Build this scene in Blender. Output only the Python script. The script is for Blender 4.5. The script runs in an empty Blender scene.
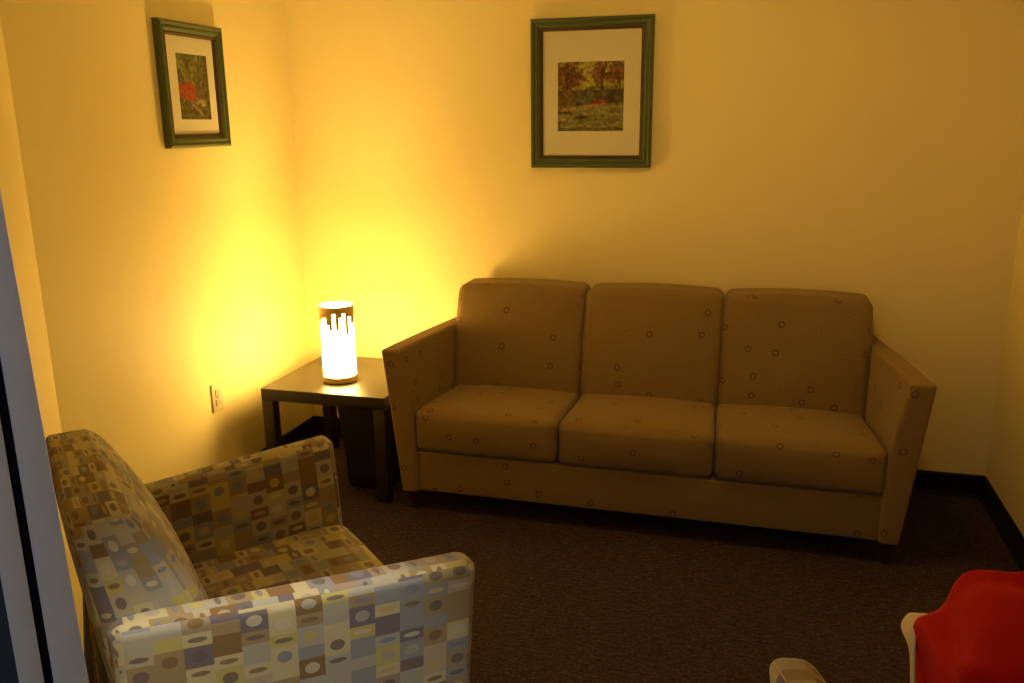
import bpy, bmesh, math, random
from mathutils import Vector, Matrix, noise

PI = math.pi
C = bpy.context.scene.collection
sc = bpy.context.scene

# ------------------------------------------------------------------ camera
YAW, PITCH, ROLL, CAM_H = -0.2781, -0.2490, -0.0105, 1.5
f_ = Vector((math.sin(YAW) * math.cos(PITCH), math.cos(YAW) * math.cos(PITCH), math.sin(PITCH)))
r_ = Vector((math.cos(YAW), -math.sin(YAW), 0))
u_ = r_.cross(f_)
r2 = r_ * math.cos(ROLL) + u_ * math.sin(ROLL)
u2 = -r_ * math.sin(ROLL) + u_ * math.cos(ROLL)
cam_d = bpy.data.cameras.new('camera')
cam = bpy.data.objects.new('camera', cam_d)
C.objects.link(cam)
m = Matrix((( r2.x, u2.x, -f_.x, 0), (r2.y, u2.y, -f_.y, 0), (r2.z, u2.z, -f_.z, CAM_H), (0, 0, 0, 1)))
cam.matrix_world = m
cam_d.sensor_width = 36
cam_d.lens = 36 * 861.09 / 1024
cam_d.clip_start = 0.02
sc.camera = cam

# ------------------------------------------------------------------ world, exposure, hall light
sc.view_settings.view_transform = 'Standard'
sc.view_settings.look = 'None'
sc.view_settings.gamma = 1
sc.view_settings.use_curve_mapping = False
sc.view_settings.exposure = 0.0
w = bpy.data.worlds.new('world')
sc.world = w
w.use_nodes = True
w.node_tree.nodes['Background'].inputs[0].default_value = (0.85, 0.90, 1.0, 1)
w.node_tree.nodes['Background'].inputs[1].default_value = 0.30
LAMP_COL = (1.0, 0.60, 0.15)
BULB_COL = (1.0, 0.62, 0.18)
LAMP_STR = 60.0
LAMP_TOP = 1500.0
DOWN_POS = (-0.48, 0.74, 2.40)
DOWN_W = 165.0
DOWN_COL = (1.0, 0.91, 0.70)
sd = bpy.data.lights.new('ceiling_spot', 'SPOT')
sd.energy = DOWN_W
sd.color = DOWN_COL
sd.spot_size = math.radians(46)
sd.spot_blend = 0.22
sd.shadow_soft_size = 0.05
so = bpy.data.objects.new('ceiling_spot', sd)
so.location = (DOWN_POS[0], DOWN_POS[1], DOWN_POS[2] - 0.02)
so.rotation_euler = (Vector((-0.50, 0.76, 0.6)) - so.location).to_track_quat('-Z', 'Y').to_euler()
C.objects.link(so)

# added unseen spot over the doorway, brightens the steel door frame
HS_POS = (0.14, -0.26, 2.44)
hd = bpy.data.lights.new('added_hall_spot', 'SPOT')
hd.energy = 13.0
hd.color = (0.88, 0.92, 1.0)
hd.spot_size = math.radians(32)
hd.spot_blend = 0.6
hd.shadow_soft_size = 0.05
ho = bpy.data.objects.new('added_hall_spot', hd)
ho.location = (HS_POS[0], HS_POS[1], HS_POS[2] - 0.03)
ho.rotation_euler = (Vector((-0.47, 0.46, 1.15)) - ho.location).to_track_quat('-Z', 'Y').to_euler()
C.objects.link(ho)

# added warm fill above mid-room, out of frame, evens out the lamp light
CL_POS = (-0.15, 2.50, 2.44)
CL_COL = (1.0, 0.56, 0.11)
ad = bpy.data.lights.new('added_ceiling_fill', 'AREA')
ad.shape = 'DISK'
ad.size = 0.26
ad.energy = 6.5
ad.color = CL_COL
ao = bpy.data.objects.new('added_ceiling_fill', ad)
ao.location = (CL_POS[0], CL_POS[1], CL_POS[2] - 0.065)
C.objects.link(ao)

# ------------------------------------------------------------------ helpers
def mat(name, col=(0.8, 0.8, 0.8), rough=0.6, spec=0.5, metal=0.0, emis=None, es=0.0):
    mt = bpy.data.materials.new(name)
    mt.use_nodes = True
    b = mt.node_tree.nodes['Principled BSDF']
    b.inputs['Base Color'].default_value = (*col, 1)
    b.inputs['Roughness'].default_value = rough
    b.inputs['Specular IOR Level'].default_value = spec
    b.inputs['Metallic'].default_value = metal
    if emis:
        b.inputs['Emission Color'].default_value = (*emis, 1)
        b.inputs['Emission Strength'].default_value = es
    return mt

class NT:
    def __init__(s, mt):
        s.t = mt.node_tree
        s.b = s.t.nodes['Principled BSDF']
    def n(s, typ, **kw):
        o = s.t.nodes.new(typ)
        for k, v in kw.items():
            setattr(o, k, v)
        return o
    def l(s, a, b):
        s.t.links.new(a, b)
    def m(s, op, a, b=0.0, c=0.0):
        o = s.t.nodes.new('ShaderNodeMath')
        o.operation = op
        for i, v in enumerate((a, b, c)):
            if hasattr(v, 'links'):
                s.l(v, o.inputs[i])
            else:
                o.inputs[i].default_value = v
        return o.outputs[0]
    def mix(s, fac, a, b, blend='MIX'):
        o = s.t.nodes.new('ShaderNodeMix')
        o.data_type = 'RGBA'
        o.blend_type = blend
        for i, v in ((0, fac), (6, a), (7, b)):
            if hasattr(v, 'links'):
                s.l(v, o.inputs[i])
            elif i == 0:
                o.inputs[0].default_value = v
            else:
                o.inputs[i].default_value = (*v, 1)
        return o.outputs[2]
    def ramp(s, fac, stops, const=False):
        o = s.t.nodes.new('ShaderNodeValToRGB')
        cr = o.color_ramp
        if const:
            cr.interpolation = 'CONSTANT'
        while len(cr.elements) < len(stops):
            cr.elements.new(0.5)
        for e, (p, c) in zip(cr.elements, stops):
            e.position = p
            e.color = (*c, 1)
        s.l(fac, o.inputs[0])
        return o.outputs[0]
    def noise(s, vec, scale, detail=3, rough=0.5):
        o = s.t.nodes.new('ShaderNodeTexNoise')
        o.inputs['Scale'].default_value = scale
        o.inputs['Detail'].default_value = detail
        o.inputs['Roughness'].default_value = rough
        if vec is not None:
            s.l(vec, o.inputs['Vector'])
        return o.outputs['Fac']
    def bump(s, h, strength=0.2, dist=0.01):
        o = s.t.nodes.new('ShaderNodeBump')
        o.inputs['Strength'].default_value = strength
        o.inputs['Distance'].default_value = dist
        s.l(h, o.inputs['Height'])
        s.l(o.outputs[0], s.b.inputs['Normal'])

def finish(name, bm, m, parent=None, smooth=True, angle=40):
    me = bpy.data.meshes.new(name)
    bmesh.ops.recalc_face_normals(bm, faces=bm.faces)
    bm.to_mesh(me)
    bm.free()
    o = bpy.data.objects.new(name, me)
    C.objects.link(o)
    me.materials.append(m)
    if smooth:
        for p in me.polygons:
            p.use_smooth = True
        me.set_sharp_from_angle(angle=math.radians(angle))
    if parent:
        o.parent = parent
    return o

def thing(name, label, cat, loc=(0, 0, 0), rz=0, group=None):
    o = bpy.data.objects.new(name, None)
    o.empty_display_size = 0.1
    C.objects.link(o)
    o.location = loc
    o.rotation_euler = (0, 0, rz)
    o['label'] = label
    o['category'] = cat
    if group:
        o['group'] = group
    return o

def struct(o):
    o['kind'] = 'structure'
    return o

def axis_pts(h, r, nseg, nr):
    """sample positions on [-h,h] that are dense in the rounded ends"""
    a = []
    for i in range(nr + 1):
        a.append(-h + r * (1 - math.cos(PI / 2 * i / nr)) if False else -h + r * i / nr)
    L = 2 * (h - r)
    for i in range(1, nseg):
        a.append(-h + r + L * i / nseg)
    for i in range(nr + 1):
        a.append(h - r + r * i / nr)
    return a

def rbox(hx, hy, hz, r, warp=None, n=(6, 6, 6), nr=4, uv=True, bm=None, uvoff=(0, 0)):
    """rounded box centred at 0, points then moved by warp(x,y,z); uv = box projection in metres"""
    if bm is None:
        bm = bmesh.new()
    ul = bm.loops.layers.uv.verify()
    r = min(r, hx * .999, hy * .999, hz * .999)
    H = (hx, hy, hz)
    ax = [axis_pts(H[i], r, n[i], nr) for i in range(3)]
    cache = {}
    def vert(p):
        key = tuple(round(c, 6) for c in p)
        if key in cache:
            return cache[key]
        inner = [max(-(H[i] - r), min(H[i] - r, p[i])) for i in range(3)]
        d = Vector([p[i] - inner[i] for i in range(3)])
        # spread corner samples evenly on the sphere
        d2 = Vector([math.tan(c / r * PI / 4) if r > 0 else 0 for c in d])
        if d2.length > 0:
            q = Vector(inner) + d2.normalized() * r
        else:
            q = Vector(inner)
        if warp:
            q = Vector(warp(q.x, q.y, q.z))
        v = bm.verts.new(q)
        cache[key] = v
        return v
    for a in range(3):
        b, c = (a + 1) % 3, (a + 2) % 3
        for sgn in (-1, 1):
            for i in range(len(ax[b]) - 1):
                for j in range(len(ax[c]) - 1):
                    vs, uvs = [], []
                    for (ii, jj) in ((i, j), (i + 1, j), (i + 1, j + 1), (i, j + 1)):
                        p = [0, 0, 0]
                        p[a] = sgn * H[a]
                        p[b] = ax[b][ii]
                        p[c] = ax[c][jj]
                        vs.append(vert(p))
                        if a == 0:
                            uvs.append((p[1] + .31 * sgn, p[2]))
                        elif a == 1:
                            uvs.append((p[0] + .17, p[2]))
                        else:
                            uvs.append((p[0] + .17, p[1] + H[2] + H[1]))
                    if len(set(vs)) < 4:
                        continue
                    if sgn < 0:
                        vs.reverse(); uvs.reverse()
                    try:
                        f = bm.faces.new(vs)
                    except ValueError:
                        continue
                    for lp, t in zip(f.loops, uvs):
                        lp[ul].uv = (t[0] + uvoff[0], t[1] + uvoff[1])
    return bm

def box(x0, x1, y0, y1, z0, z1, r=0.003, bm=None):
    cx, cy, cz = (x0 + x1) / 2, (y0 + y1) / 2, (z0 + z1) / 2
    return rbox((x1 - x0) / 2, (y1 - y0) / 2, (z1 - z0) / 2, r,
                lambda x, y, z: (x + cx, y + cy, z + cz), n=(1, 1, 1), nr=2, bm=bm)

def lathe(profile, seg=48, cx=0, cy=0, bm=None, closed_top=False, closed_bottom=False):
    if bm is None:
        bm = bmesh.new()
    rings = []
    for (r, z) in profile:
        rings.append([bm.verts.new((cx + r * math.cos(2 * PI * i / seg), cy + r * math.sin(2 * PI * i / seg), z)) for i in range(seg)])
    for a, b in zip(rings[:-1], rings[1:]):
        for i in range(seg):
            bm.faces.new((a[i], a[(i + 1) % seg], b[(i + 1) % seg], b[i]))
    if closed_bottom:
        bm.faces.new(rings[0][::-1])
    if closed_top:
        bm.faces.new(rings[-1])
    return bm

# ------------------------------------------------------------------ materials
# wall paint
wall_m = mat('wall_paint', (0.80, 0.70, 0.46), 0.55, 0.35)
t = NT(wall_m)
co = t.n('ShaderNodeTexCoord').outputs['Object']
c = t.mix(t.noise(co, 2.2, 3), (0.86, 0.755, 0.38), (0.90, 0.79, 0.42))
t.l(c, t.b.inputs['Base Color'])
t.bump(t.noise(co, 140, 2), 0.10, 0.002)
ceil_m = mat('ceiling_paint', (0.88, 0.84, 0.70), 0.9, 0.1)
base_m = mat('black_rubber_baseboard', (0.012, 0.011, 0.016), 0.45, 0.3)
# carpet
carpet_m = mat('carpet', (0.05, 0.035, 0.035), 0.95, 0.05)
t = NT(carpet_m)
co = t.n('ShaderNodeTexCoord').outputs['Object']
mp = t.n('ShaderNodeMapping')
mp.inputs['Scale'].default_value = (1, 5, 1)
mp.inputs['Rotation'].default_value = (0, 0, 0.5)
t.l(co, mp.inputs[0])
n1 = t.noise(co, 95, 3, .7)
n2 = t.noise(mp.outputs[0], 26, 4, .7)
n3 = t.noise(co, 3, 3)
s_ = t.m('ADD', t.m('MULTIPLY', n1, .5), t.m('MULTIPLY', n2, .5))
col = t.ramp(s_, [(0.36, (0.016, 0.011, 0.018)), (0.5, (0.046, 0.032, 0.044)), (0.64, (0.118, 0.084, 0.092))])
col = t.mix(t.m('MULTIPLY', n3, .35), col, (0.04, 0.028, 0.036))
t.l(col, t.b.inputs['Base Color'])
t.bump(n1, 0.8, 0.006)
# sofa fabric with rings
def ring_fabric(name):
    mt = mat(name, (0.2, 0.13, 0.06), 0.9, 0.15)
    t = NT(mt)
    uv = t.n('ShaderNodeTexCoord').outputs['UV']
    v = t.n('ShaderNodeTexVoronoi')
    v.voronoi_dimensions = '2D'
    v.inputs['Scale'].default_value = 9.5
    v.inputs['Randomness'].default_value = 0.75
    t.l(uv, v.inputs['Vector'])
    d = v.outputs['Distance']
    sep = t.n('ShaderNodeSeparateColor')
    t.l(v.outputs['Color'], sep.inputs[0])
    ring = t.m('MULTIPLY', t.m('LESS_THAN', d, 0.120), t.m('GREATER_THAN', d, 0.062))
    strong = t.m('MULTIPLY', ring, t.m('ADD', t.m('MULTIPLY', t.m('GREATER_THAN', sep.outputs[0], 0.62), .5), .10))
    dot = t.m('MULTIPLY', t.m('LESS_THAN', d, 0.062), .18)
    n = t.noise(uv, 9, 4, .6)
    fine = t.noise(uv, 420, 2)
    basec = t.mix(n, (0.212, 0.143, 0.052), (0.252, 0.173, 0.066))
    basec = t.mix(t.m('MULTIPLY', fine, .3), basec, (0.16, 0.11, 0.06))
    c1 = t.mix(strong, basec, (0.055, 0.022, 0.015))
    c2 = t.mix(dot, c1, (0.34, 0.22, 0.10))
    t.l(c2, t.b.inputs['Base Color'])
    t.b.inputs['Sheen Weight'].default_value = 0.15
    t.bump(fine, 0.25, 0.001)
    return mt
sofa_m = ring_fabric('sofa_ring_fabric')

def block_fabric(name):
    """columns of small rectangles, each holding a round or a flat oval spot"""
    mt = mat(name, (0.5, 0.4, 0.2), 0.85, 0.2)
    t = NT(mt)
    uv = t.n('ShaderNodeTexCoord').outputs['UV']
    sx = t.n('ShaderNodeSeparateXYZ')
    t.l(uv, sx.inputs[0])
    U = t.m('DIVIDE', t.m('ADD', sx.outputs[0], 5.0), 0.049)
    colid = t.m('FLOOR', U)
    fu = t.m('SUBTRACT', t.m('FRACT', U), .5)
    wn = t.n('ShaderNodeTexWhiteNoise'); wn.noise_dimensions = '1D'
    t.l(colid, wn.inputs['W'])
    V = t.m('ADD', t.m('DIVIDE', t.m('ADD', sx.outputs[1], 5.0), 0.073), t.m('MULTIPLY', t.m('ROUND', t.m('MULTIPLY', wn.outputs['Value'], 4.0)), .27))
    rowid = t.m('FLOOR', V)
    fv = t.m('FRACT', V)
    isq = t.m('LESS_THAN', fv, 0.62)                       # square cell, else the short one
    cv = t.m('ADD', t.m('MULTIPLY', isq, t.m('SUBTRACT', t.m('MULTIPLY', fv, .073), .0226)),
             t.m('MULTIPLY', t.m('SUBTRACT', 1.0, isq), t.m('SUBTRACT', t.m('MULTIPLY', fv, .073), .0591)))
    cu = t.m('MULTIPLY', fu, .049)
    comb = t.n('ShaderNodeCombineXYZ')
    t.l(colid, comb.inputs[0]); t.l(rowid, comb.inputs[1]); t.l(isq, comb.inputs[2])
    w1 = t.n('ShaderNodeTexWhiteNoise'); w1.noise_dimensions = '3D'
    t.l(comb.outputs[0], w1.inputs['Vector'])
    comb2 = t.n('ShaderNodeVectorMath'); comb2.operation = 'ADD'
    t.l(comb.outputs[0], comb2.inputs[0]); comb2.inputs[1].default_value = (31.7, 12.3, 7.1)
    w2 = t.n('ShaderNodeTexWhiteNoise'); w2.noise_dimensions = '3D'
    t.l(comb2.outputs[0], w2.inputs['Vector'])
    pal = [(0.0, (0.40, 0.35, 0.20)), (0.14, (0.235, 0.175, 0.085)), (0.30, (0.19, 0.195, 0.215)), (0.42, (0.29, 0.28, 0.235)),
           (0.54, (0.36, 0.31, 0.095)), (0.64, (0.155, 0.085, 0.025)), (0.71, (0.33, 0.28, 0.20)), (0.82, (0.235, 0.185, 0.13)), (0.90, (0.11, 0.088, 0.115))]
    pal2 = [(0.0, (0.090, 0.064, 0.066)), (0.28, (0.42, 0.39, 0.28)), (0.45, (0.13, 0.15, 0.22)), (0.6, (0.38, 0.30, 0.10)),
            (0.72, (0.15, 0.08, 0.03)), (0.86, (0.28, 0.26, 0.22))]
    ca = t.ramp(w1.outputs['Value'], pal, True)
    cb = t.ramp(w2.outputs['Value'], pal2, True)
    # spot: circle in the square cell, flat ellipse in the short cell
    ry = t.m('ADD', t.m('MULTIPLY', isq, .0125), t.m('MULTIPLY', t.m('SUBTRACT', 1.0, isq), .0055))
    rx = t.m('ADD', t.m('MULTIPLY', isq, .0140), t.m('MULTIPLY', t.m('SUBTRACT', 1.0, isq), .0165))
    e = t.m('ADD', t.m('POWER', t.m('ABSOLUTE', t.m('DIVIDE', cu, rx)), 2.0), t.m('POWER', t.m('ABSOLUTE', t.m('DIVIDE', cv, ry)), 2.0))
    has = t.m('MULTIPLY', t.m('LESS_THAN', t.m('FRACT', t.m('MULTIPLY', w2.outputs['Value'], 7.3)), .78), .88)
    spot = t.m('MULTIPLY', t.m('LESS_THAN', e, 1.0), has)
    c = t.mix(spot, ca, cb)
    fine = t.noise(uv, 500, 2)
    c = t.mix(t.m('MULTIPLY', fine, .22), c, (0.20, 0.17, 0.12))
    t.l(c, t.b.inputs['Base Color'])
    t.b.inputs['Sheen Weight'].default_value = 0.2
    t.bump(fine, 0.2, 0.001)
    return mt
chair_m = block_fabric('armchair_block_fabric')
foot_m = mat('foot_wood', (0.030, 0.010, 0.008), 0.4)
under_m = mat('dark_lining', (0.015, 0.012, 0.012), 0.9)

# black-brown table wood
table_m = mat('table_veneer', (0.035, 0.022, 0.014), 0.36, 0.6)
t = NT(table_m)
co = t.n('ShaderNodeTexCoord').outputs['Object']
mp = t.n('ShaderNodeMapping'); mp.inputs['Scale'].default_value = (3, 40, 40)
t.l(co, mp.inputs[0])
t.l(t.mix(t.noise(mp.outputs[0], 2.2, 4), (0.013, 0.009, 0.006), (0.027, 0.019, 0.011)), t.b.inputs['Base Color'])
t.bump(t.noise(mp.outputs[0], 8, 3), .05, .001)

# ------------------------------------------------------------------ room
XL, XR, YB, YF = -2.0635, 0.9446, 3.6278, 2.0671
CEIL = 2.44
NX, NY = -0.73, 0.60                       # end of the entrance wall at the door frame
T = 0.10
def wall(name, a, b, out, z0=0, z1=CEIL, m=None, thick=T):
    """upright wall from a to b (inner face), 'out' = outward normal"""
    o = Vector(out).normalized() * thick
    bm = bmesh.new()
    P = [Vector((a[0], a[1], 0)), Vector((b[0], b[1], 0)), Vector((b[0] + o.x, b[1] + o.y, 0)), Vector((a[0] + o.x, a[1] + o.y, 0))]
    lo = [bm.verts.new((p.x, p.y, z0)) for p in P]
    hi = [bm.verts.new((p.x, p.y, z1)) for p in P]
    bm.faces.new(lo[::-1]); bm.faces.new(hi)
    for i in range(4):
        bm.faces.new((lo[i], lo[(i + 1) % 4], hi[(i + 1) % 4], hi[i]))
    return struct(finish(name, bm, m or wall_m, smooth=False))

dv = Vector((NX - XL, NY - YF, 0)); dvn = dv.normalized(); dout = Vector((dvn.y, -dvn.x, 0))
if dout.dot(Vector((1, 1, 0))) > 0: dout = -dout
wall('wall_back', (XL - T, YB), (XR + T, YB), (0, 1))
wall('wall_left', (XL, YF - .06), (XL, YB), (-1, 0))
wall('wall_right', (XR, -1.05), (XR, YB), (1, 0))
wall('wall_entrance', (XL, YF), (NX, NY), dout, thick=0.06)
# stub of the same wall on the other side of the doorway
q = Vector((XL, YF, 0)) + dvn * 3.45
e2 = Vector((XL, YF, 0)) + dvn * ((XR - XL) / dvn.x)
wall('wall_front', (q.x, q.y), (e2.x, e2.y), dout, thick=0.06)
h1 = Vector((NX, NY, 0))
wall('wall_lintel', (h1.x, h1.y), (q.x, q.y), dout, z0=2.12, thick=0.06)

def slab(name, z0, z1, m):
    bm = bmesh.new()
    pts = [(XL - T, YB + T), (XR + T, YB + T), (XR + T, e2.y - .2), (e2.x - 1.0, e2.y - .4), (-1.5, -0.4), (XL - T, YF - .25)]
    lo = [bm.verts.new((p[0], p[1], z0)) for p in pts]
    hi = [bm.verts.new((p[0], p[1], z1)) for p in pts]
    bm.faces.new(lo); bm.faces.new(hi[::-1])
    k = len(pts)
    for i in range(k):
        bm.faces.new((lo[i], lo[(i + 1) % k], hi[(i + 1) % k], hi[i]))
    return struct(finish(name, bm, m, smooth=False))
slab('floor', -0.06, 0.0, carpet_m)
slab('ceiling', CEIL, CEIL + 0.06, ceil_m)

def baseboard(name, a, b, inward):
    n = Vector((inward[0], inward[1], 0)).normalized()
    bm = bmesh.new()
    prof = [(0, 0), (0.012, 0), (0.008, 0.012), (0.006, 0.02), (0.006, 0.092), (0.003, 0.10), (0, 0.10)]
    A = [bm.verts.new((a[0] + n.x * d, a[1] + n.y * d, z)) for d, z in prof]
    B = [bm.verts.new((b[0] + n.x * d, b[1] + n.y * d, z)) for d, z in prof]
    k = len(prof)
    bm.faces.new(A); bm.faces.new(B[::-1])
    for i in range(k):
        bm.faces.new((A[i], B[i], B[(i + 1) % k], A[(i + 1) % k]))
    return struct(finish(name, bm, base_m, smooth=False))
baseboard('baseboard_back', (XL, YB), (XR, YB), (0, -1))
baseboard('baseboard_left', (XL, YF), (XL, YB), (1, 0))
baseboard('baseboard_right', (XR, -0.9), (XR, YB), (-1, 0))
baseboard('baseboard_entrance', (XL, YF), (NX + dvn.x * -.02, NY + dvn.y * -.02), -dout)

# ------------------------------------------------------------------ steel door frame at the doorway
def azp(az, d, z=0):
    a = math.radians(az)
    return Vector((-math.sin(a) * d, math.cos(a) * d, z))
steel_m = mat('grey_painted_steel', (0.20, 0.225, 0.29), 0.5, 0.4)
t = NT(steel_m)
co = t.n('ShaderNodeTexCoord').outputs['Object']
t.l(t.mix(t.noise(co, 30, 3), (0.40, 0.40, 0.42), (0.46, 0.46, 0.48)), t.b.inputs['Base Color'])
seal_m = mat('black_rubber_seal', (0.008, 0.008, 0.012), 0.7, 0.1)
door_m = mat('dark_blue_door', (0.030, 0.036, 0.055), 0.5, 0.3)
def strip(name, A0, A1, B0, B1, d0, depth, m, r=0.004):
    """upright strip seen from azimuth A to azimuth B; index 0 at the floor, 1 at the top"""
    def ww(x, y, z):
        zz = (z + 1.06) / 2.12
        a = A0 + (A1 - A0) * zz
        b = B0 + (B1 - B0) * zz
        u = (x + 1) / 2
        p = azp(a, d0) * (1 - u) + azp(b, d0) * u
        n = azp((A1 + B1) / 2, 1)
        p = p + n * ((y + 1) / 2 * depth)
        return (p.x, p.y, zz * 2.12)
    bm = bmesh.new()
    rbox(1, 1, 1.06, 0.05, ww, n=(2, 2, 12), nr=2, bm=bm)
    return finish(name, bm, m, smooth=True)
fr = strip('trim_1', 43.4, 47.5, 47.38, 47.62, 0.66, 0.05, steel_m); struct(fr)
fr = strip('trim_2', 47.1, 47.4, 48.10, 48.3, 0.675, 0.035, seal_m); struct(fr)
fr = strip('trim_3', 47.88, 48.12, 49.25, 49.5, 0.66, 0.05, steel_m); struct(fr)
fr = strip('door_1', 49.2, 49.45, 52.6, 52.6, 0.675, 0.045, door_m); struct(fr)

# ------------------------------------------------------------------ upholstered seats (sofa and armchairs)
def lerp(a, b, k): return a + (b - a) * k
D = 0.67
def make_seat(name, label, cat, hw, nseat, fm, loc, rz, arm_r, back_h, arm_z, arm_rise, bt, bgap, group=None, puff=0.012):
    # bt = back cushion: (front at seat, front at top, rear at seat, rear at top)
    root = thing(name, label, cat, loc, rz, group)
    # arms
    for sgn, nm in ((-1, 'arm'), (1, 'arm')):
        ht = (0.66 - 0.08) / 2
        def wa(x, y, z, sgn=sgn):
            u = (x / 0.035 + 1) / 2
            s = (y / (D / 2) + 1) / 2
            ww = (z / ht + 1) / 2
            zt = arm_z + arm_rise * max(0, 1 - s) ** .8
            zz = 0.08 + (zt - 0.08) * ww
            k = max(0, s) ** 1.0
            wq = max(0.0, min(1.0, ww))
            outer = lerp(hw - (.020 if nseat > 1 else .010), hw + .055 + .066 * wq, k)
            inner = lerp(hw - .080, hw - .010 + .056 * wq ** 3.2, k)
            bulge = 0.006 * (1 - (2 * s - 1) ** 2)
            xx = lerp(inner, outer + bulge, u)
            return (sgn * xx, s * D, zz)
        bm = rbox(.035, D / 2, ht, arm_r, wa, n=(2, 12, 14), nr=4, uvoff=(0.4 * sgn, 0))
        finish(nm, bm, fm, root, angle=70)
    # base rail
    def wr(x, y, z):
        return (x * (1 - .04 * (0.5 - y / .62)), y + .345, z + .1675)
    bm = rbox(hw - .005, .31, .0825, .008, wr, n=(8, 4, 2), nr=2, uvoff=(.05, .5))
    finish('base', bm, fm, root)
    # back shell
    bm = rbox(hw - .075, .028, .33, .012, lambda x, y, z: (x, y + .030, z + .44), n=(6, 1, 4), nr=2)
    finish('back_frame', bm, fm, root)
    # seat cushions
    cw = 2 * hw / nseat
    for i in range(nseat):
        hx, hy, hz = cw / 2 - .002, .235, .0875
        cx = -hw + cw * (i + .5)
        def wc(x, y, z, cx=cx, hx=hx, hy=hy, hz=hz):
            a, b, c_ = x / hx, y / hy, z / hz
            s = (b + 1) / 2
            sc_ = lerp(0.925, 1.0, s)
            z2 = z + (puff * (1 - a * a) * (1 - b ** 4) if c_ > 0 else 0) * max(0, c_)
            y2 = y + (.016 * (1 - a ** 4) * (1 - abs(c_) ** 2) if b > 0 else 0) * max(0, b)
            z2 += -.014 * max(0, b - .5) ** 2 * 2 * max(0, c_)
            return ((cx + x) * sc_ , y2 + .665 - hy, z2 + .252 + hz)
        bm = rbox(hx, hy, hz, .030, wc, n=(10, 10, 5), nr=5, uvoff=(.61 * i + .13, .27 * i))
        finish('seat_cushion', bm, fm, root, angle=70)
    # back cushions
    bw = 2 * (hw - bgap) / nseat
    for i in range(nseat):
        hx, hy, hz = bw / 2 - .0015, .13, (back_h - .36) / 2
        cx = -(hw - bgap) + bw * (i + .5)
        def wb(x, y, z, cx=cx, hx=hx, hy=hy, hz=hz):
            a, b, c_ = x / hx, y / hy, z / hz
            ww = (c_ + 1) / 2
            front = lerp(bt[0], bt[1], ww) + (.034 if nseat > 1 else .052) * (1 - c_ ** 2) * (1 - .55 * a ** 4)
            rear = lerp(bt[2], bt[3], ww)
            y2 = lerp(rear, front, (b + 1) / 2)
            x2 = x * (1 + .012 * (1 - c_ ** 2)) 
            z2 = z + (.012 * (1 - a * a) if c_ > 0 else 0) * max(0, c_)
            if nseat > 1:
                pass
            return ((cx + x2), y2, z2 + .36 + hz)
        bm = rbox(hx, hy, hz, .034 if nseat > 1 else .05, wb, n=(10, 6, 10), nr=5, uvoff=(.37 * i + .05, .41 * i + .2))
        finish('back_cushion', bm, fm, root, angle=70)
    # dust cover under the base
    # feet
    for sx_ in (-1, 1):
        for (yy, xo) in ((.625, hw + .018), (.05, hw - .065)):
            bm = lathe([(.017, 0.0), (.019, .004), (.026, .082)], 20, closed_top=True, closed_bottom=True)
            o = finish('foot', bm, foot_m, root)
            o.location = (sx_ * xo, yy, 0)
    return root

sofa = make_seat('sofa', 'olive brown three-seat sofa with small ring pattern against the back wall', 'sofa',
                 .860, 3, sofa_m, (-.385, 3.606, 0), PI, .012, .835, .660, .019, (.325, .190, .055, .030), .034)
AC = (0.674, 0.738)
ch_rz = math.atan2(-AC[0], AC[1])
chair = make_seat('armchair', 'patchwork patterned armchair in the left foreground, backed against the entrance wall', 'armchair',
                  .328, 1, chair_m, (-1.280, 1.300, 0), ch_rz, .026, .842, .646, .0, (.215, .062, .010, -.046), .050)
chair2 = make_seat('armchair', 'armchair at the bottom edge holding the red jacket, only an arm tip showing', 'armchair',
                   .328, 1, chair_m, (.610, .742, 0), math.radians(10), .026, .842, .646, .0, (.215, .062, .010, -.046), .050)

# ------------------------------------------------------------------ side table
tb = thing('side_table', 'square black-brown side table in the corner between sofa and armchair', 'table', (-1.653, 3.250, 0))
TX, TY = .275, .275
finish('tabletop', box(-TX, TX, -TY, TY, .40, .45, .002), table_m, tb)
for sx_ in (-1, 1):
    for sy_ in (-1, 1):
        cx, cy = sx_ * (TX - .0255), sy_ * (TY - .0255)
        finish('leg', box(cx - .025, cx + .025, cy - .025, cy + .025, 0, .3995, .002), table_m, tb)

# ------------------------------------------------------------------ waste bin under the table
bin_m = mat('black_plastic', (0.010, 0.009, 0.010), 0.45, 0.4)
BH = 1.075
bn = thing('waste_bin', 'black rectangular waste bin standing under the side table', 'bin', (-1.515, 3.20, 0), 0)
def wbin(x, y, z):
    k = lerp(.80, 1.0, (z / .18 + 1) / 2)
    return (x * k, y * k, (z + .18) * BH)
bm = rbox(.120, .145, .18, .02, wbin, n=(2, 2, 6), nr=3)
bm.faces.ensure_lookup_table()
top = [f for f in bm.faces if all(v.co.z > .345 * BH and abs(v.co.x) < .098 and abs(v.co.y) < .128 for v in f.verts)]
r = bmesh.ops.extrude_face_region(bm, geom=top)
for v in r['geom']:
    if isinstance(v, bmesh.types.BMVert):
        v.co.z -= .30
        v.co.x *= .82; v.co.y *= .82
bmesh.ops.delete(bm, geom=top, context='FACES')
finish('bin_body', bm, bin_m, bn)
bm = bmesh.new()
loops = []
for (hx, hy, z) in ((0.115, .140, 0.3655), (0.127, .152, 0.3655), (0.129, .154, 0.3752), (0.127, .152, 0.3870), (0.115, .140, 0.3870)):
    L = []
    for k in range(32):
        a = 2 * PI * k / 32
        ca, sa = math.cos(a), math.sin(a)
        L.append(bm.verts.new((hx * math.copysign(abs(ca) ** .3, ca), hy * math.copysign(abs(sa) ** .3, sa), z)))
    loops.append(L)
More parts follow.
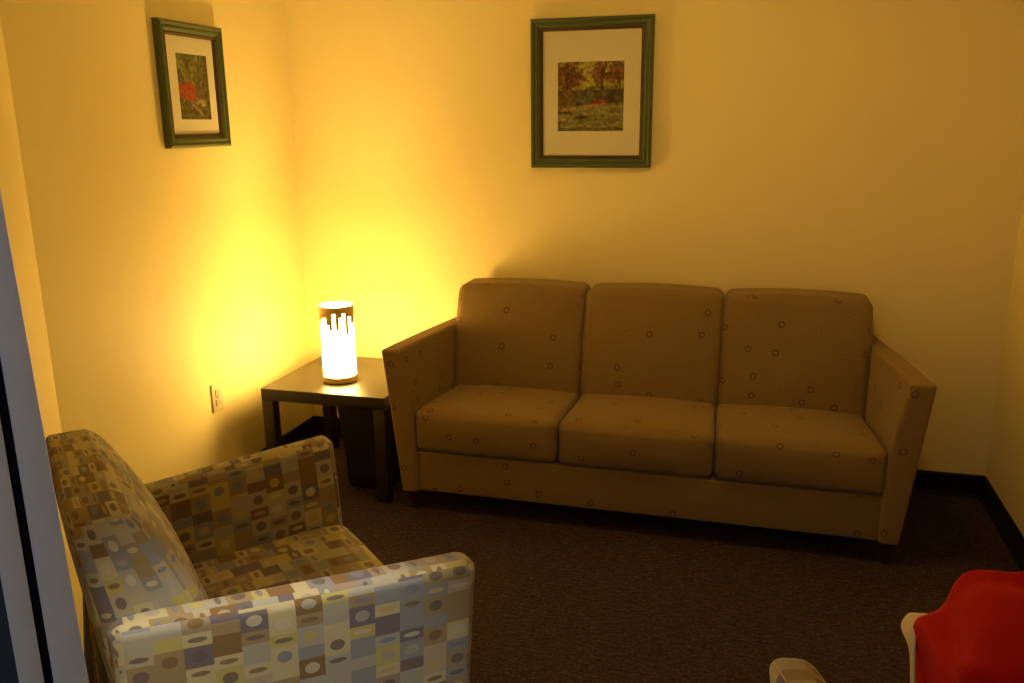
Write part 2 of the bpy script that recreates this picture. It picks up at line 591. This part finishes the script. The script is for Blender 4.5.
for a in range(5):
    A, B = loops[a], loops[(a + 1) % 5]
    for k in range(32):
        bm.faces.new((A[k], A[(k + 1) % 32], B[(k + 1) % 32], B[k]))
finish('rim', bm, bin_m, bn)

# ------------------------------------------------------------------ table lamp
LX, LY = -1.661, 3.165
lamp = thing('table_lamp', 'glowing white cylinder table lamp with bronze fringe at its top, on the side table', 'lamp', (LX, LY, .45))
bronze_m = mat('aged_bronze', (0.7, 0.52, 0.18), 0.5, 0.5, 0.2)
t = NT(bronze_m)
co = t.n('ShaderNodeTexCoord').outputs['Object']
t.l(t.mix(t.noise(co, 60, 3), (0.60, 0.42, 0.13), (0.80, 0.60, 0.24)), t.b.inputs['Base Color'])
glow_m = mat('glowing_shade', (0.9, 0.85, 0.7), 0.6, 0.2, 0, LAMP_COL, LAMP_STR)
bulb_m = mat('bulb_glow', (0.9, 0.85, 0.7), 0.6, 0.2, 0, BULB_COL, LAMP_TOP)
RS = .0685
bm = lathe([(.055, 0), (.069, .001), (.0715, .004), (.0715, .010), (.068, .012), (.068, .0155), (.0715, .0175), (.0715, .026), (.068, .028), (.055, .028)], 56, closed_top=True, closed_bottom=True)
finish('lamp_base', bm, bronze_m, lamp)
bm = lathe([(RS, .028), (RS, .325), (RS - .003, .325), (RS - .003, .030)], 56)
finish('lamp_shade', bm, glow_m, lamp)
bm = lathe([(.0008, .150), (.020, .156), (.030, .175), (.032, .20), (.026, .228), (.014, .25), (.0008, .256)], 32)
bulb = finish('bulb', bm, bulb_m, lamp)
# bronze fringe: ring with uneven teeth hanging over the shade
random.seed(5)
bm = bmesh.new()
seg = 96
teeth = []
hgt = .03
for k in range(seg):
    if k % 3 == 0:
        hgt = random.choice([.028, .045, .06, .075, .095, .12, .05])
    teeth.append(hgt)
R1, R2 = RS + .0008, RS + .0026
def rp(r, k, z):
    a = 2 * PI * k / seg
    return bm.verts.new((r * math.cos(a), r * math.sin(a), z))
for k in range(seg):
    zt, zb = .327, .327 - teeth[k]
    vs = [rp(R1, k, zb), rp(R1, k + 1, zb), rp(R1, k + 1, zt), rp(R1, k, zt), rp(R2, k, zb), rp(R2, k + 1, zb), rp(R2, k + 1, zt), rp(R2, k, zt)]
    for q4 in ((0, 1, 5, 4), (4, 5, 6, 7), (7, 6, 2, 3), (3, 2, 1, 0), (0, 4, 7, 3), (1, 2, 6, 5)):
        bm.faces.new([vs[i] for i in q4])
finish('metal_fringe', bm, bronze_m, lamp)

# ------------------------------------------------------------------ framed pictures
frame_m = mat('green_frame_wood', (0.06, 0.085, 0.03), 0.35, 0.5)
t = NT(frame_m)
co = t.n('ShaderNodeTexCoord').outputs['Object']
mp = t.n('ShaderNodeMapping'); mp.inputs['Scale'].default_value = (6, 6, 60)
t.l(co, mp.inputs[0])
t.l(t.mix(t.noise(mp.outputs[0], 3, 4), (0.045, 0.075, 0.022), (0.085, 0.115, 0.040)), t.b.inputs['Base Color'])
lip_m = mat('dark_red_frame_lip', (0.055, 0.022, 0.012), 0.4)
board_m = mat('cream_mat_board', (0.62, 0.60, 0.47), 0.8, 0.2)
glass_m = None
art_m = mat('printed_art', (1, 1, 1), 0.5, 0.3)
t = NT(art_m)
at = t.n('ShaderNodeVertexColor'); at.layer_name = 'print'
t.l(at.outputs['Color'], t.b.inputs['Base Color'])

def ring_sweep(w, h, prof):
    """mitred frame; prof = (inset, out) points closed; centred, in the local XZ plane, facing -Y"""
    bm = bmesh.new()
    rows = []
    for (ins, out) in prof:
        a, b = w / 2 - ins, h / 2 - ins
        rows.append([bm.verts.new((x, -out, z)) for x, z in ((-a, -b), (a, -b), (a, b), (-a, b))])
    k = len(rows)
    for i in range(k):
        A, B = rows[i], rows[(i + 1) % k]
        for j in range(4):
            bm.faces.new((A[j], A[(j + 1) % 4], B[(j + 1) % 4], B[j]))
    return bm

def fbm(x, y, s=0):
    return noise.fractal(Vector((x, y, s)), 1.0, 2.0, 4)

def palm_scene(u, v):
    """u 0..1 right, v 0..1 up: palms by a bright field"""
    n = fbm(u * 9, v * 9, 1.3)
    sky = Vector((.40, .37, .045)).lerp(Vector((.55, .50, .10)), max(0, 1 - abs(u - .45) * 2.5) * .8)
    c = sky
    if v < .62 + n * .08:
        c = Vector((.13, .12, .03)).lerp(Vector((.20, .19, .06)), .5 + n)
    def palm(cx, cy, rr, col):
        nonlocal c
        dx, dy = u - cx, v - cy
        d = math.hypot(dx, dy * 1.1)
        a = math.atan2(dy, dx)
        edge = rr * (.78 + .22 * abs(math.sin(a * 4.5 + cx * 9))) + n * .09 + .05 * fbm(u * 28, v * 28, 5)
        if d < edge:
            c = col.lerp(Vector((.30, .13, .05)), max(0, min(1, .5 + n * 1.6)))
        elif d < edge + .05 and n + fbm(u * 30, v * 30, 9) > .15:
            c = col * .9
        if abs(dx + dy * .08) < .014 and -.35 < dy < 0:
            c = Vector((.10, .04, .015))
    palm(.13, .78, .24, Vector((.13, .055, .012)))
    palm(.66, .84, .15, Vector((.11, .04, .012)))
    palm(.92, .84, .17, Vector((.12, .045, .012)))
    if v < .60 and v > .36:
        if u < .28: c = Vector((.14, .075, .02)).lerp(Vector((.22, .14, .05)), .5 + n)
        elif u > .72: c = Vector((.045, .035, .012)).lerp(Vector((.09, .08, .03)), .5 + n)
        else: c = Vector((.07, .08, .022)).lerp(Vector((.17, .15, .06)), .5 + n)
        if (u - .62) ** 2 / .014 + (v - .43) ** 2 / .0022 < 1 + n: c = Vector((.30, .055, .04))
        if (u - .38) ** 2 / .02 + (v - .46) ** 2 / .0012 < 1 + n: c = Vector((.13, .17, .10))
    if v <= .36 + .05 * u:
        c = Vector((.20, .20, .05)).lerp(Vector((.36, .34, .12)), max(0, min(1, .5 + 1.3 * fbm(u * 4, v * 22, 4))))
    if abs(v - (.30 + .12 * u)) < .018 and u < .75: c = Vector((.48, .32, .09))
    if (u - .36) ** 2 / .012 + (v - .20) ** 2 / .0006 < 1: c = Vector((.06, .045, .012))
    if u < .22 and abs(v - .27 - n * .02) < .02: c = Vector((.09, .06, .015))
    if v < .05: c = c * .6
    return c
def flower_scene(u, v):
    """red bloom among long leaves"""
    n = fbm(u * 7, v * 12, 2.2)
    c = Vector((.085, .075, .018)).lerp(Vector((.16, .15, .04)), .5 + n)
    for (x0, s, wd, col) in ((.55, -.30, .10, (.30, .27, .07)), (.20, .55, .09, (.27, .27, .05)), (.80, -.12, .035, (.24, .22, .07)), (.42, -.55, .04, (.26, .24, .06))):
        if abs(u - (x0 + s * (.75 - v))* 1.0 - n * .04) < wd * (.5 + v * .6) and v > .25:
            c = Vector(col).lerp(Vector(col) * .55, max(0, min(1, .5 + 2 * n)))
    if v > .30 and abs(u - (.05 + .95 * (.85 - v))) < .05: c = Vector((.30, .28, .07))
    if (u - .30) ** 2 / .085 + (v - .42) ** 2 / .020 < 1 + n * .8: c = Vector((.50, .085, .035)).lerp(Vector((.38, .05, .02)), .5 + n)
    if (u - .72) ** 2 / .03 + (v - .26) ** 2 / .0022 < 1 + n: c = Vector((.45, .34, .10))
    if abs(v - (.30 - .45 * (u - .25))) < .025 and .25 < u < .75 and v < .24: c = Vector((.42, .24, .11))
    return c
def print_mesh(w, h, nu, nv, fn):
    bm = bmesh.new()
    cl = bm.loops.layers.color.new('print')
    vs = [[bm.verts.new((-w / 2 + w * i / nu, 0, -h / 2 + h * j / nv)) for i in range(nu + 1)] for j in range(nv + 1)]
    cols = {}
    for j in range(nv + 1):
        for i in range(nu + 1):
            k = fn(i / nu, j / nv) * (.62 + .5 * fbm(i * .22, j * .22, 8))
            cols[vs[j][i]] = (max(0, k.x), max(0, k.y), max(0, k.z), 1)
    for j in range(nv):
        for i in range(nu):
            f = bm.faces.new((vs[j][i], vs[j][i + 1], vs[j + 1][i + 1], vs[j + 1][i]))
            for lp in f.loops:
                a = cols[lp.vert]
                lp[cl] = tuple((x ** (1 / 2.2)) if q < 3 else x for q, x in enumerate(a))
    # give it the thickness of card
    r = bmesh.ops.extrude_face_region(bm, geom=bm.faces[:])
    for v in r['geom']:
        if isinstance(v, bmesh.types.BMVert):
            v.co.y += .0008
    return bm

def picture(label, w, h, fw, pw, ph, pdx, pdz, fn, loc, rz, tilt=0):
    root = thing('framed_picture', label, 'picture', loc, rz)
    root.rotation_euler = (0, tilt, rz)
    prof = [(0, 0), (0, .020), (.003, .026), (.009, .029), (.015, .026), (.018, .0215), (.022, .0235), (.028, .0235), (.034, .018), (fw - .012, .014), (fw - .012, 0)]
    finish('frame', ring_sweep(w, h, prof), frame_m, root, smooth=True, angle=30)
    prof = [(fw - .0125, .001), (fw - .0125, .0155), (fw - .008, .0165), (fw - .002, .012), (fw, .008), (fw, .001)]
    finish('inner_lip', ring_sweep(w, h, prof), lip_m, root, smooth=True, angle=30)
    a, b = w / 2 - fw + .004, h / 2 - fw + .004
    # mat board with a bevelled window for the print
    bm = bmesh.new()
    prs = [((-a, -b), (a, -b), (a, b), (-a, b), .0075), ((-pw / 2 + pdx, -ph / 2 + pdz), (pw / 2 + pdx, -ph / 2 + pdz), (pw / 2 + pdx, ph / 2 + pdz), (-pw / 2 + pdx, ph / 2 + pdz), .0075)]
    i0 = .0015
    prs.append(((-pw / 2 + pdx + i0, -ph / 2 + pdz + i0), (pw / 2 + pdx - i0, -ph / 2 + pdz + i0), (pw / 2 + pdx - i0, ph / 2 + pdz - i0), (-pw / 2 + pdx + i0, ph / 2 + pdz - i0), .0058))
    rows = [[bm.verts.new((x, -pr[4], z)) for x, z in pr[:4]] for pr in prs]
    for A, B in zip(rows[:-1], rows[1:]):
        for j in range(4):
            bm.faces.new((A[j], A[(j + 1) % 4], B[(j + 1) % 4], B[j]))
    bk = [bm.verts.new((x, -.003, z)) for x, z in prs[0][:4]]
    for j in range(4):
        bm.faces.new((rows[0][j], bk[j], bk[(j + 1) % 4], rows[0][(j + 1) % 4]))
    bm.faces.new(bk)
    finish('mat_board', bm, board_m, root, smooth=False)
    o = finish('art_print', print_mesh(pw - .001, ph - .001, 84, 90, fn), art_m, root, smooth=False)
    o.location = (pdx, -.0060, pdz)
    return root
# back wall: x -.9375..-.4334, z 1.314..1.908
picture('green-framed landscape print with palm trees, hung on the wall above the sofa', .504, .594, .050,
        .276, .277, -.002, -.011, palm_scene, (-.6855, YB - .001, 1.611), 0, 0.0)
# left wall: y 2.714..3.110, z 1.421..1.866
picture('small green-framed print of a red flower, hung on the left wall above the outlet', .378, .445, .050,
        .186, .236, .006, -.003, flower_scene, (XL + .001, 2.900, 1.6435), PI / 2, 0.0)

# ------------------------------------------------------------------ outlet
plate_m = mat('ivory_plastic', (0.72, 0.62, 0.42), 0.35, 0.5)
slot_m = mat('outlet_slot', (0.02, 0.015, 0.01), 0.6)
ol = thing('wall_outlet', 'ivory double power outlet low on the left wall beside the side table', 'outlet', (XL, 2.866, .437), PI / 2)
def wpl(x, y, z): return (x, y - .0035, z)
finish('cover_plate', rbox(.035, .0035, .0585, .003, wpl, n=(2, 1, 2), nr=3), plate_m, ol)
for dz in (-.0195, .0195):
    rc = finish('receptacle', rbox(.0165, .0025, .0140, .0024, lambda x, y, z, dz=dz: (x * (1 - .25 * abs(z / .014) ** 3), y - .0085, z + dz), n=(3, 1, 4), nr=3), plate_m, ol)
    bm = bmesh.new()
    box(-.0075, -.0050, -.0114, -.0108, dz - .001, dz + .008, .0002, bm)
    box(.0050, .0075, -.0114, -.0108, dz + .000, dz + .007, .0002, bm)
    box(-.0022, .0022, -.0114, -.0108, dz - .009, dz - .0045, .0002, bm)
    finish('socket_slots', bm, slot_m, rc)
bm = lathe([(.0002, 0), (.003, 0), (.0025, .001), (.0002, .0012)], 16)
s = finish('screw', bm, slot_m, ol); s.rotation_euler = (PI / 2, 0, 0); s.location = (0, -.007, 0)

# ------------------------------------------------------------------ ceiling fixtures: armchair downlight, added housings for hall spot and fill
ring_m = mat('white_trim', (0.8, 0.8, 0.78), 0.5)
dm = mat('downlight_glow', (0.9, 0.9, 0.9), 0.5, 0.2, 0, DOWN_COL, 3.0)
for lab, ps in (('recessed round ceiling downlight above the left armchair', DOWN_POS), ('added round ceiling downlight over the doorway, unseen fill for the door frame', HS_POS)):  # the doorway one is an added housing for the frame-brightening spot
    dl = thing('ceiling_downlight', lab, 'ceiling light', (ps[0], ps[1], CEIL))
    finish('trim_ring', lathe([(.085, 0), (.085, -.006), (.070, -.008), (.062, -.004), (.062, -.0005)], 40), ring_m, dl)
    finish('lens', lathe([(.0005, -.003), (.061, -.003), (.061, -.001), (.0005, -.001)], 40), dm, dl)
cl_ = thing('added_fill_fixture', 'added dim round fill light on the ceiling above the middle of the room', 'ceiling light', CL_POS)  # fixture made up to house the added warm fill
finish('pan', lathe([(.001, 0), (.150, 0), (.150, -.022), (.142, -.026), (.001, -.026)], 48), ring_m, cl_)
gm = mat('fill_diffuser', (0.85, 0.8, 0.7), 0.5, 0.2, 0, CL_COL, 1.2)
finish('glass_diffuser', lathe([(.140, -.026), (.138, -.040), (.120, -.052), (.070, -.059), (.001, -.060)], 48), gm, cl_)

# ------------------------------------------------------------------ red jacket heaped on the second armchair
red_m = mat('red_fleece', (0.36, 0.002, 0.003), 0.85, 0.15)
t = NT(red_m)
co = t.n('ShaderNodeTexCoord').outputs['Object']
t.l(t.mix(t.noise(co, 14, 4), (0.30, 0.0015, 0.002), (0.40, 0.003, 0.003)), t.b.inputs['Base Color'])
t.bump(t.noise(co, 300, 2), .3, .002)
cream_m = mat('cream_lining', (0.55, 0.45, 0.30), 0.85, 0.1)
JX, JY, JZ = .560, 1.195, .43
jk = thing('jacket', 'bright red jacket with cream lining, heaped on the armchair at lower right', 'jacket', (JX, JY, JZ))
def blob(theta, phi):
    ct, st = math.cos(theta), math.sin(theta)
    cp, sp = math.cos(phi), math.sin(phi)
    def p(v, e): return math.copysign(abs(v) ** e, v)
    x = .300 * p(ct, .55) * p(cp, .5)
    y = .235 * p(st, .6) * p(cp, .5)
    z = .482 * p(sp, .58)
    d = Vector((ct * cp, st * cp, sp))
    n1 = noise.noise(d * 2.1 + Vector((3.1, .4, 7)))
    # long soft folds running over the heap
    fold = math.sin(7.0 * (theta + 1.3 * phi) + 3 * n1) * .5 + math.sin(13 * (phi - .5 * theta) + 4 * n1) * .3
    k = 1 + .10 * n1 + .060 * fold * (1 - .5 * abs(sp))
    z *= .885 + .115 * min(1.0, max(0.0, (x + .30) / .42))
    k += .05 * math.exp(-((phi - .62 - .16 * math.sin(theta * 2)) / .11) ** 2) - .05 * math.exp(-((phi - .40 - .2 * math.sin(theta * 3 + 1)) / .09) ** 2)
    return Vector((x * k, y * k, max(0, z * k)))
bm = bmesh.new()
NT_, NP_ = 120, 44
grid = []
for j in range(NP_ + 1):
    ph = PI / 2 * (j / NP_) * .995
    grid.append([bm.verts.new(blob(2 * PI * i / NT_, ph)) for i in range(NT_)])
for j in range(NP_):
    for i in range(NT_):
        bm.faces.new((grid[j][i], grid[j][(i + 1) % NT_], grid[j + 1][(i + 1) % NT_], grid[j + 1][i]))
bm.faces.new(grid[0][::-1]); bm.faces.new(grid[-1])
finish('jacket_body', bm, red_m, jk, angle=80)

# cream lining turned out at the left front edge of the jacket
def ribbon(name, path, widths, m, parent, th=.004):
    """folded strip of cloth: path = list of (left point, right point) pairs"""
    bm = bmesh.new()
    rows = []
    for (a, b) in path:
        a, b = Vector(a), Vector(b)
        rows.append([bm.verts.new(a.lerp(b, k / 6)) for k in range(7)])
    for A, B in zip(rows[:-1], rows[1:]):
        for k in range(6):
            bm.faces.new((A[k], A[k + 1], B[k + 1], B[k]))
    o = finish(name, bm, m, parent, angle=80)
    sm = o.modifiers.new('thickness', 'SOLIDIFY'); sm.thickness = th; sm.offset = 0
    sb = o.modifiers.new('smooth', 'SUBSURF'); sb.levels = 1; sb.render_levels = 1
    return o
L_ROWS = [((0.267, 1.34, 0.742), (0.301, 1.315, 0.759)), ((0.261, 1.34, 0.732), (0.299, 1.3, 0.759)), ((0.255, 1.335, 0.722), (0.282, 1.295, 0.751)), ((0.256, 1.32, 0.717), (0.269, 1.285, 0.744)), ((0.262, 1.3, 0.715), (0.269, 1.28, 0.73)), ((0.267, 1.29, 0.697), (0.269, 1.275, 0.708)), ((0.269, 1.28, 0.655), (0.273, 1.27, 0.663)), ((0.272, 1.27, 0.615), (0.278, 1.265, 0.62))]
J0 = Vector((JX, JY, JZ))
ribbon('lining', [(Vector(a) - J0, Vector(b) - J0) for a, b in L_ROWS], None, cream_m, jk)['label'] = 'cream lining turned outward'
